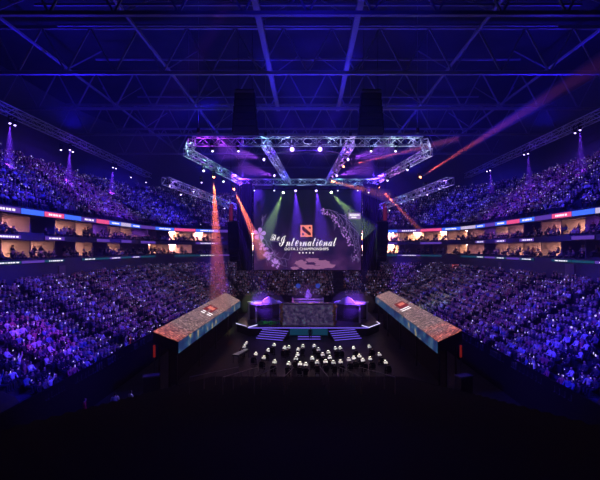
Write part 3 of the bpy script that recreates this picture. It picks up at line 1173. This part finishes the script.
MB().box((0, .3, 1.5), (7.3, 1.7, 3.0)).build('cabinet', M_BLACKMETAL, gd)
M_GOLD = noisy('gilded_relief', (.45, .28, .08), (.75, .55, .25), 3, .4, .6)
for s in (-1, 1):
    g = MB()
    for i in range(9):
        g.ball((s * (3.75 + .08 * math.sin(i * 2.1)), -.6, .2 + i * .34), .22 + .05 * (i % 2), 8, (1, .8, 1.1))
    g.build('gilded_upright', M_GOLD, gd)
MB().box((0, -.55, 3.06), (7.7, .25, .12)).build('top_rail', L_VLED if False else M_ALU, gd)
# caster desk on its riser behind the booth
ds = thing('caster_desk', 'violet lit host desk raised behind the display booth', 'desk', (0, 66.0, ST))
MB().box((0, 0, .8), (6.0, 3.6, 1.6)).build('riser', M_BLACK, ds)
MB().prism([(-2.0, -1.2, 1.6), (2.0, -1.2, 1.6), (2.3, -.4, 1.6), (-2.3, -.4, 1.6)], (0, 0, .95)).build('desk_body', M_PALE, ds)
MB().box((0, -.8, 2.6), (4.8, 1.1, .1)).build('desk_top', M_ALU, ds)
for s in (-1, 1):
    MB().box((s * 2.45, -.9, 2.2), (.28, .5, 1.3)).build('desk_pylon', M_PALE, ds)
cr = MB()
cr.prism([(-.5, 0, 2.7), (.5, 0, 2.7), (.62, 0, 3.1), (.34, 0, 3.5), (.2, 0, 4.0), (0, 0, 4.35), (-.2, 0, 4.0), (-.34, 0, 3.5), (-.62, 0, 3.1)], (0, .25, 0))
cr.build('crest', M_PALE, ds)
for s, w_ in ((-1, 'flower'), (1, 'plate')):
    t = thing('round_lamp', 'dim round blue lamp on a pole behind the host desk, on the screen\'s %s side' % w_, 'lamp', (s * 1.65, 67.3, ST + 1.6))
    MB().bar((0, 0, 0), (0, 0, 2.6), .05, 6).build('pole', M_BLACKMETAL, t)
    MB().bar((0, .05, 3.0), (0, -.12, 3.0), .46, 18).build('housing', M_BLACKMETAL, t)
    MB().bar((0, -.12, 3.0), (0, -.15, 3.0), .40, 18).build('lens', glow('lamp_blue', (.06, .12, 1.0), .35), t)
# players' glazed booths, one turned in from each side
m_gl = bpy.data.materials.new('booth_glass')
m_gl.use_nodes = True
g = m_gl.node_tree.nodes['Principled BSDF']
g.inputs['Base Color'].default_value = (.05, .05, .08, 1)
g.inputs['Roughness'].default_value = .05
g.inputs['Alpha'].default_value = .45
for s, w_ in ((-1, 'green plants'), (1, 'plain deck')):
    t = thing('player_booth', 'glazed player booth lit violet, turned inward, beside the %s' % w_, 'booth', (s * 6.6, 60.6, ST), -s * .5)
    for a in (-1, 1):
        for c in (-1, 1):
            MB().bar((a * 1.9, c * 1.5, 0), (a * 1.9, c * 1.5, 2.6), .13, 6).build('post', M_PALE, t)
    MB().prism([(-2.1, -1.8, 2.6), (2.1, -1.8, 2.6), (2.5, 0, 2.6), (2.1, 1.8, 2.6), (-2.1, 1.8, 2.6), (-2.5, 0, 2.6)], (0, 0, .22)).build('roof', M_PALE, t)
    MB().prism([(-1.3, -1.85, 2.82), (1.3, -1.85, 2.82), (.7, -1.85, 3.5), (0, -1.85, 3.75), (-.7, -1.85, 3.5)], (0, .3, 0)).build('roof_crest', M_PALE, t)
    MB().box((0, -1.5, 1.3), (3.6, .05, 2.5)).build('glass', m_gl, t)
    MB().box((-s * 1.9, 0, 1.3), (.05, 2.8, 2.5)).build('glass', m_gl, t)
    MB().box((0, 1.5, 1.3), (3.6, .08, 2.5)).build('back_panel', M_BLACK, t)
    MB().box((0, -.5, .75), (3.3, .7, .08)).build('desk', M_BLACKMETAL, t)
    spot((s * 9.0, 50.5, 16), (s * 6.8, 60, 3.0), (.20, .045, 1), 110000, 13, .8, .2, 'booth_light')
    spot((s * 4, 52, 21.5), (s * 5.5, 64, 2), BLUE, 16000, 24, .8, .2, 'stage_light')
spot((0, 50, 22), (0, 65, 4.5), (.25, .06, 1), 40000, 12, .7, .2, 'desk_light')
m_fog = m_pl.copy()
m_fog.node_tree.nodes['Volume Scatter'].inputs['Density'].default_value = .05
for s, w_ in ((-1, 'green plants'), (1, 'plain deck')):
    tag(MB().ball((s * 6.8, 60.5, 3.6), 3.4, 16, (1, .8, .68)).build('haze_drift', m_fog), 'drift of violet lit haze round the player booth by the %s' % w_, 'haze', None, 'stuff')
tag(MB().ball((0, 65.5, 4.6), 2.6, 16, (1.1, .7, .7)).build('haze_drift', m_fog), 'drift of violet lit haze round the host desk', 'haze', None, 'stuff')
pb = MB()
random.seed(5)
for i in range(60):
    x, y = random.uniform(-1.5, 1.5), random.uniform(-.35, .35)
    pb.ball((x, y, .25 + random.uniform(0, .45)), random.uniform(.10, .2), 5, (1.2, 1, .7))
po = pb.build('leafy_plants', bsdf('green_leaves', (.06, .42, .12), .6))
po.location = (-5.6, 55.9, ST)
tag(po, 'low green planting along the stage edge in front of a booth', 'plants')
spot((-5.6, 52, 9), (-5.6, 55.9, 1.4), (.2, 1, .4), 300, 18, .6, .1, 'plant_light')

# ------------------------------------------------------------------ long sloping screen roofs
def slab_mat(name, warm, cool, side=1):
    m = bpy.data.materials.new(name)
    m.use_nodes = True
    nt = m.node_tree
    b = nt.nodes['Principled BSDF']
    b.inputs['Base Color'].default_value = (.02, .02, .02, 1)
    tc = nt.nodes.new('ShaderNodeTexCoord')
    sep = nt.nodes.new('ShaderNodeSeparateXYZ')
    nt.links.new(tc.outputs['Object'], sep.inputs[0])
    vo = nt.nodes.new('ShaderNodeTexVoronoi')
    vo.inputs['Scale'].default_value = 6.5
    nt.links.new(tc.outputs['Object'], vo.inputs['Vector'])
    sp = nt.nodes.new('ShaderNodeSeparateColor')
    nt.links.new(vo.outputs['Color'], sp.inputs[0])
    br = ramp(nt, [(0, (.12, .12, .12)), (.5, (.5, .5, .5)), (.8, (.9, .9, .9)), (1, (1.6, 1.6, 1.6))])
    nt.links.new(sp.outputs[0], br.inputs['Fac'])
    nz = nt.nodes.new('ShaderNodeTexNoise')
    nz.inputs['Scale'].default_value = .45
    nz.inputs['Detail'].default_value = 3
    nt.links.new(tc.outputs['Object'], nz.inputs['Vector'])
    mr = nt.nodes.new('ShaderNodeMapRange')
    mr.inputs['From Min'].default_value = -2.0
    mr.inputs['From Max'].default_value = 7.0
    nt.links.new(sep.outputs['Y'], mr.inputs['Value'])
    ad = nt.nodes.new('ShaderNodeMath')
    ad.operation = 'ADD'
    nt.links.new(mr.outputs[0], ad.inputs[0])
    sub = nt.nodes.new('ShaderNodeMath')
    sub.operation = 'SUBTRACT'
    sub.inputs[1].default_value = .5
    nt.links.new(nz.outputs['Fac'], sub.inputs[0])
    nt.links.new(sub.outputs[0], ad.inputs[1])
    cr_ = ramp(nt, [(.0, warm), (.35, (warm[0] * .6 + cool[0] * .4, warm[1] * .6 + cool[1] * .4, warm[2] * .6 + cool[2] * .4)), (.75, cool)])
    nt.links.new(ad.outputs[0], cr_.inputs['Fac'])
    mx = nt.nodes.new('ShaderNodeMix')
    mx.data_type = 'RGBA'
    mx.blend_type = 'MULTIPLY'
    mx.inputs['Factor'].default_value = 1
    nt.links.new(cr_.outputs['Color'], mx.inputs['A'])
    nt.links.new(br.outputs['Color'], mx.inputs['B'])
    nt.links.new(mx.outputs['Result'], b.inputs['Emission Color'])
    b.inputs['Emission Strength'].default_value = 1.0
    return m


def side_mat():
    m = bpy.data.materials.new('side_screen_picture')
    m.use_nodes = True
    nt = m.node_tree
    b = nt.nodes['Principled BSDF']
    b.inputs['Base Color'].default_value = (.02, .02, .02, 1)
    tc = nt.nodes.new('ShaderNodeTexCoord')
    nz = nt.nodes.new('ShaderNodeTexNoise')
    nz.inputs['Scale'].default_value = .8
    nz.inputs['Detail'].default_value = 5
    nt.links.new(tc.outputs['Object'], nz.inputs['Vector'])
    r = ramp(nt, [(.30, (.004, .01, .06)), (.45, (.012, .035, .13)), (.53, (.012, .07, .15)), (.60, (.05, .10, .20)), (.66, (.40, .28, .12))])
    nt.links.new(nz.outputs['Fac'], r.inputs['Fac'])
    nt.links.new(r.outputs['Color'], b.inputs['Emission Color'])
    b.inputs['Emission Strength'].default_value = .9
    return m


SLAB = slab_mat('crowd_picture', (.75, .13, .07), (.34, .21, .22))
SIDEM = side_mat()
D0, D1 = 33.5, 62.5
for s, c0, w_ in ((-1, [(153, 332), (178, 342), (240, 301), (226, 293)], 'left'), (1, [(462, 331), (438, 342), (376, 296.5), (389, 291)], 'right')):
    on, inn, inf, of_ = [P(px, py, d) for (px, py), d in zip(c0, (D0, D0, D1, D1))]
    t = thing('screen_roof', 'long raised screen slab with a glowing crowd picture on top, %s of the stage' % w_, 'screen', (on.x, D0, 0))
    o0 = Vector((on.x, D0, 0))
    on, inn, inf, of_ = [v - o0 for v in (on, inn, inf, of_)]
    up = Vector((0, 0, .05))
    dn = Vector((0, 0, -.95))
    MB().prism([on, inn, inf, of_], dn).build('casing', M_BLACKMETAL, t)
    MB().prism([on + up * .2, inn + up * .2, inf + up * .2, of_ + up * .2], up).build('top_display', SLAB, t)
    q = Vector((-s * .03, 0, 0))
    MB().prism([inn + q, inf + q, inf + q + dn, inn + q + dn], (-s * .04, 0, 0)).build('side_display', SIDEM, t)

    def at(u, v, lift=.075):
        a_ = on.lerp(of_, v)
        b_ = inn.lerp(inf, v)
        return a_.lerp(b_, u) + Vector((0, 0, lift))

    v0 = .47 if s < 0 else .52
    if s < 0:
        plate = [at(.22, v0), at(.68, v0), at(.68, v0 + .13), at(.22, v0 + .13)]
    else:
        plate = [at(.22, v0), at(.75, v0), at(.75, v0 + .13), at(.22, v0 + .13)]
    e = MB().prism(plate, (0, 0, .02)).build('emblem', glow('emblem_maroon', (.28, .02, .03), .7), t)
    MB().prism([at(.3, v0 + .05, .10), at(.62, v0 + .05, .10), at(.62, v0 + .10, .10), at(.3, v0 + .10, .10)], (0, 0, .01)).build('emblem_block', glow('emblem_red', (1, .25, .2), .8), e)
    for k in (0, 1):
        vv = v0 - .02 - .03 * k
        MB().prism([at(.3, vv, .08), at(.82, vv + .0, .08), at(.82, vv + .014, .08), at(.3, vv + .014, .08)], (0, 0, .01)).build('caption_bar', L_LET, t)
    # dark legs and black skirting below
    for f in (.02, .26, .5, .74, .98):
        for u in (.15, .85):
            p = at(u, f, -1.0)
            MB().bar((p.x, p.y, 0), p, .09, 6).build('leg', M_BLACKMETAL, t)
    sk = MB()
    a_, b_ = at(.5, .03, -1.0), at(.5, .97, -1.0)
    sk.beam((a_.x, a_.y, 1.8), (b_.x, b_.y, 1.8), .12, 3.6)
    sk.build('skirting', M_BLACK, t)
    p = at(.1, -.01, 0)
    sg = thing('standing_sign', 'small red upright sign under the near end of the screen slab on the %s' % w_, 'sign', (o0.x + p.x, D0 - .25, 0))
    MB().bar((0, 0, 0), (0, 0, 3.0), .05, 5).build('post', M_BLACKMETAL, sg)
    MB().box((0, 0, 3.5), (.16, .1, 1.0)).build('panel', glow('sign_red', (.9, .04, .03), .14), sg)
    cs = thing('flight_case', 'pale topped flight case under the near end of the screen slab on the %s' % w_, 'case', (o0.x + s * -.4, D0 - 1.4, 0), .4)
    MB().box((0, 0, .95), (1.2, .7, 1.7)).build('body', M_BLACKMETAL, cs)
    MB().box((0, 0, 1.84), (1.26, .76, .1)).build('lid', M_FASCIA, cs)
    for a in (-1, 1):
        for c in (-1, 1):
            MB().ball((a * .5, c * .28, .09), .09, 6).build('wheel', M_BLACKMETAL, cs)

# ------------------------------------------------------------------ orchestra in front of the stage
L_SHEET = glow('lit_sheet', (1.0, .95, .88), .55)
blobs = [(108, 68), (137, 82), (152, 55), (173, 36), (175, 96), (210, 46), (225, 44), (225, 102), (258, 53), (256, 70), (250, 84), (265, 103), (275, 40), (285, 105), (308, 83),
         (325, 97), (315, 40), (330, 52), (345, 70), (355, 95), (370, 80), (365, 62), (383, 98), (390, 48), (408, 96), (407, 47), (437, 88), (455, 82), (455, 47), (475, 75), (487, 90),
         (513, 85), (510, 42), (545, 70), (567, 97), (75, 30), (68, 42)]
SUITMESH = body_mesh('person_musician', 'sit', 1, (M_SKIN, M_HAIR, M_SUIT, M_SUIT))


def music_stand(label):
    t = thing('music_stand', label, 'music stand')
    MB().bar((0, 0, 0.02), (0, 0, 1.0), .02, 6).build('pole', M_BLACKMETAL, t)
    f = MB()
    for a in range(3):
        f.bar((0, 0, .12), (.28 * math.cos(a * 2.09), .28 * math.sin(a * 2.09), .02), .014, 4)
    f.build('tripod', M_BLACKMETAL, t)
    rx = Matrix.Rotation(-.9, 3, 'X')
    d = MB().box((0, .02, 1.08), (.46, .03, .32), rx).build('tray', M_BLACKMETAL, t)
    sh = MB().box((0, -.01, 1.10), (.42, .012, .28), rx).build('sheet_music', M_WHITE, t)
    lp = MB().bar((-.1, .16, 1.30), (.1, .16, 1.30), .025, 6).build('stand_lamp', M_BLACKMETAL, t)
    MB().box((0, .135, 1.28), (.2, .02, .03)).build('bulb', glow('stand_bulb', (1, .9, .8), 4), lp)
    return t


src = None
order = sorted(range(len(blobs)), key=lambda i: (blobs[i][1] // 24, blobs[i][0]))
rown = {0: 0, 1: 0, 2: 0, 3: 0, 4: 0}
ROWW = {1: 'row nearest the steps', 2: 'second row from the steps', 3: 'third row from the steps', 4: 'row farthest from the steps', 0: 'row nearest the steps'}
for i in order:
    bx, by = blobs[i]
    px, py = 225 + bx / 3.53, 335 + by / 3.53
    d = 10.9 * F / (py - CY)
    p = P(px, py, d)
    rw = min(4, by // 24)
    rown[rw] += 1
    lab = '%s lit music stand from the left in the orchestra\'s %s' % (ORD[min(rown[rw], 20) - 1], ROWW[rw])
    if src is None:
        t = src = music_stand(lab)
    else:
        t = dup(src)
        t['label'] = lab
    ang = math.atan2(53.5 - p.y, 0.3 - p.x) - PI / 2
    ang *= .5
    t.location = (p.x, p.y, 0)
    t.rotation_euler = (0, 0, ang)
    l = bpy.data.lights.new('stand_bulb', 'SPOT')
    l.energy = 4
    l.color = (1, .92, .85)
    l.spot_size = 1.9
    l.shadow_soft_size = .05
    lo = link(bpy.data.objects.new('stand_bulb', l), t)
    lo.location = (0, -.05, 1.55)
    # the player behind it, facing the stage
    back = Vector((math.sin(ang), -math.cos(ang), 0)) * .62
    m_ = bpy.data.objects.new('musician', SUITMESH)
    link(m_)
    m_.location = (p.x + back.x, p.y + back.y, 0)
    m_.rotation_euler = (0, 0, ang)
    tag(m_, 'seated musician in black at the %s music stand of the %s' % (ORD[min(rown[rw], 20) - 1], ROWW[rw]), 'person', 'orchestra players')
    ch = thing('orchestra_chair', 'black chair under the musician at the %s stand of the %s' % (ORD[min(rown[rw], 20) - 1], ROWW[rw]), 'chair', m_.location, ang, 'orchestra chairs') if i == order[0] else dup(ch0)
    if i == order[0]:
        ch0 = ch
        MB().box((0, -.02, .33), (.44, .42, .05)).build('seat', M_BLACKMETAL, ch)
        MB().box((0, -.26, .62), (.42, .04, .4)).build('backrest', M_BLACKMETAL, ch)
        for a in (-1, 1):
            for c in (-1, 1):
                MB().bar((a * .19, c * .19 - .02, 0), (a * .19, c * .19 - .02, .32), .014, 4).build('leg', M_BLACKMETAL, ch)
    else:
        ch['label'] = 'black chair under the musician at the %s stand of the %s' % (ORD[min(rown[rw], 20) - 1], ROWW[rw])
        ch.location = m_.location
        ch.rotation_euler = (0, 0, ang)
# long percussion keyboard at the orchestra's edge
p = P(236.5, 357, 41.5)
kb = thing('percussion_keyboard', 'long white percussion keyboard at the outer end of the orchestra', 'instrument', (p.x + .2, 43.2, 0), 1.25)
MB().box((0, 0, .82), (2.6, .75, .10)).build('frame', M_BLACKMETAL, kb)
for i in range(14):
    MB().box((-1.2 + i * .185, 0, .90), (.14, .66 - .02 * i, .03)).build('key_bar', M_PALE, kb)
for a in (-1, 1):
    for c in (-1, 1):
        MB().bar((a * 1.2, c * .3, 0), (a * 1.2, c * .3, .8), .03, 5).build('leg', M_BLACKMETAL, kb)
spot((p.x + .2, 41.5, 7), (p.x + .2, 43.2, .9), (1, .95, .9), 260, 30, .5, .1, 'percussion_light')
# conductor
o = link(bpy.data.objects.new('conductor', body_mesh('person_conductor', 'stand', 2, (M_SKIN, M_HAIR, M_SUIT, M_SUIT))))
o.location = (.3, 52.2, .0)
o.rotation_euler = (0, 0, PI)
tag(o, 'person in black standing at the foot of the middle steps facing the orchestra', 'person')

# ------------------------------------------------------------------ near dark stand with its rails
st_ = MB()
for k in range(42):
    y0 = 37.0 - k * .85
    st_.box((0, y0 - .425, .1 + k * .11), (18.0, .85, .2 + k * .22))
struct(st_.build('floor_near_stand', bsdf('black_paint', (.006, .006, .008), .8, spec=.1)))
for k, x in enumerate((-6.4, -4.6, -2.9, -1.3, 1.1, 2.9, 4.7)):
    t = thing('aisle_rail', '%s thin aisle handrail from the left in the dark stand facing the orchestra' % ORD[k], 'railing', (x, 36.8, .2))
    a, b_ = Vector((0, 0, .95)), Vector((0, -15.2, .95 + 15.2 * .22 / .85))
    MB().bar(a, b_, .025, 5).build('handrail', M_STEEL, t)
    for q in range(6):
        f = q / 5
        p = a.lerp(b_, f)
        MB().bar((p.x, p.y, p.z - .97), p, .025, 5).build('post', M_STEEL, t)

# dark sheets standing in for the shade on the unlit corner blocks, with rails
for s, w_ in ((-1, 'left'), (1, 'right')):
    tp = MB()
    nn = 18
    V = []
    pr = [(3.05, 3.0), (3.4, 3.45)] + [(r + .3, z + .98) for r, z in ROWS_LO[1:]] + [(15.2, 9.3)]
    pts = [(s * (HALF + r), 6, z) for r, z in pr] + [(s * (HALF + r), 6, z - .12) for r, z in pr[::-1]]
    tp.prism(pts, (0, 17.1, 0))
    tag(tp.build('shade_sheet', noisy('shade_black', (.012, .012, .016), (.025, .025, .032), .8, .7)), 'black sheet standing in for the unlit seat block at the near %s corner' % w_, 'cover')
    for q, (pa, pb) in enumerate(((P(20, 384, 22.5), P(62, 409, 20.8)), (P(62, 400, 22), P(96, 378, 25.0)))):
        if s > 0:
            pa, pb = Vector((-pa.x, pa.y, pa.z)), Vector((-pb.x, pb.y, pb.z))
        t = thing('guard_rail', '%s guard rail standing on the dark sheet at the near %s corner' % ('lower' if q else 'upper', w_), 'railing', (0, 0, 0))

        def surf(p):
            r = abs(p.x) - HALF
            return 3.44 + (r - 3.7) * .5375 if r > 3.0 else 0

        pa.z = surf(pa) + .75
        pb.z = surf(pb) + .75
        t.location = (pa.x, pa.y, pa.z - .8)
        MB().bar(pa - t.location, pb - t.location, .03, 5).build('top_rail', M_STEEL, t)
        MB().bar(pa - t.location - Vector((0, 0, .4)), pb - t.location - Vector((0, 0, .4)), .02, 5).build('mid_rail', M_STEEL, t)
        for f in (0, .33, .66, 1):
            p = pa.lerp(pb, f)
            MB().bar((p.x, p.y, surf(p) - .15) - t.location if False else Vector((p.x, p.y, surf(p) - .1)) - t.location, p - t.location, .025, 5).build('post', M_STEEL, t)

# crew on the floor by the stand
STAND = {'pale': body_mesh('person_crew', 'stand', 1, (M_SKIN, M_HAIR, M_PALE, M_TROUSERS)), 'red': body_mesh('person_crew_red', 'stand', 1, (M_SKIN, M_HAIR, M_RED, M_TROUSERS)),
         'orange': body_mesh('person_steward', 'stand', 1, (M_SKIN, M_HAIR, M_ORANGE, M_ORANGE))}
for k, x, y, z, a, lab in (('pale', -13.8, 28.6, 0, .4, 'person in a pale top standing by the dark wall, nearer the corner'), ('pale', -12.9, 29.1, 0, -.6, 'person in a pale top standing on the floor beside a white topped case'),
                           ('red', -15.4, 27.6, 0, -1, 'person in a red top standing below the dark corner sheet'), ('orange', -16.75, 37.6, 2.46, -1.4, 'steward in orange standing at the front edge of the lower stand')):
    o = link(bpy.data.objects.new('crew_member' if k != 'orange' else 'steward', STAND[k]))
    o.location = (x, y, z)
    o.rotation_euler = (0, 0, a)
    tag(o, lab, 'person')
t = thing('equipment_case', 'low white topped equipment case on the dark floor near two standing people', 'case', (-11.9, 29.4, 0), .3)
MB().box((0, 0, .4), (1.5, .8, .7)).build('body', M_BLACKMETAL, t)
MB().box((0, 0, .78), (1.56, .86, .07)).build('lid', M_WHITE, t)
spot((-11.2, 31, 9), (-12.6, 29, .8), (.35, .3, 1), 1200, 26, .7, .2, 'work_light')

# ------------------------------------------------------------------ haze that fills the hall
hz = MB().box((0, 52, 19), (84, 108, 37.6)).build('haze', bpy.data.materials.new('stage_haze'))
m = hz.data.materials[0]
m.use_nodes = True
nt = m.node_tree
nt.nodes.clear()
out = nt.nodes.new('ShaderNodeOutputMaterial')
vs = nt.nodes.new('ShaderNodeVolumeScatter')
vs.inputs['Color'].default_value = (.55, .55, 1, 1)
vs.inputs['Density'].default_value = HAZE_DENSITY
vs.inputs['Anisotropy'].default_value = 0.2
nt.links.new(vs.outputs[0], out.inputs['Volume'])
m.cycles.volume_sampling = 'EQUIANGULAR'
m.cycles.homogeneous_volume = True
tag(hz, 'thin stage haze hanging in the whole hall', 'haze', None, 'stuff')
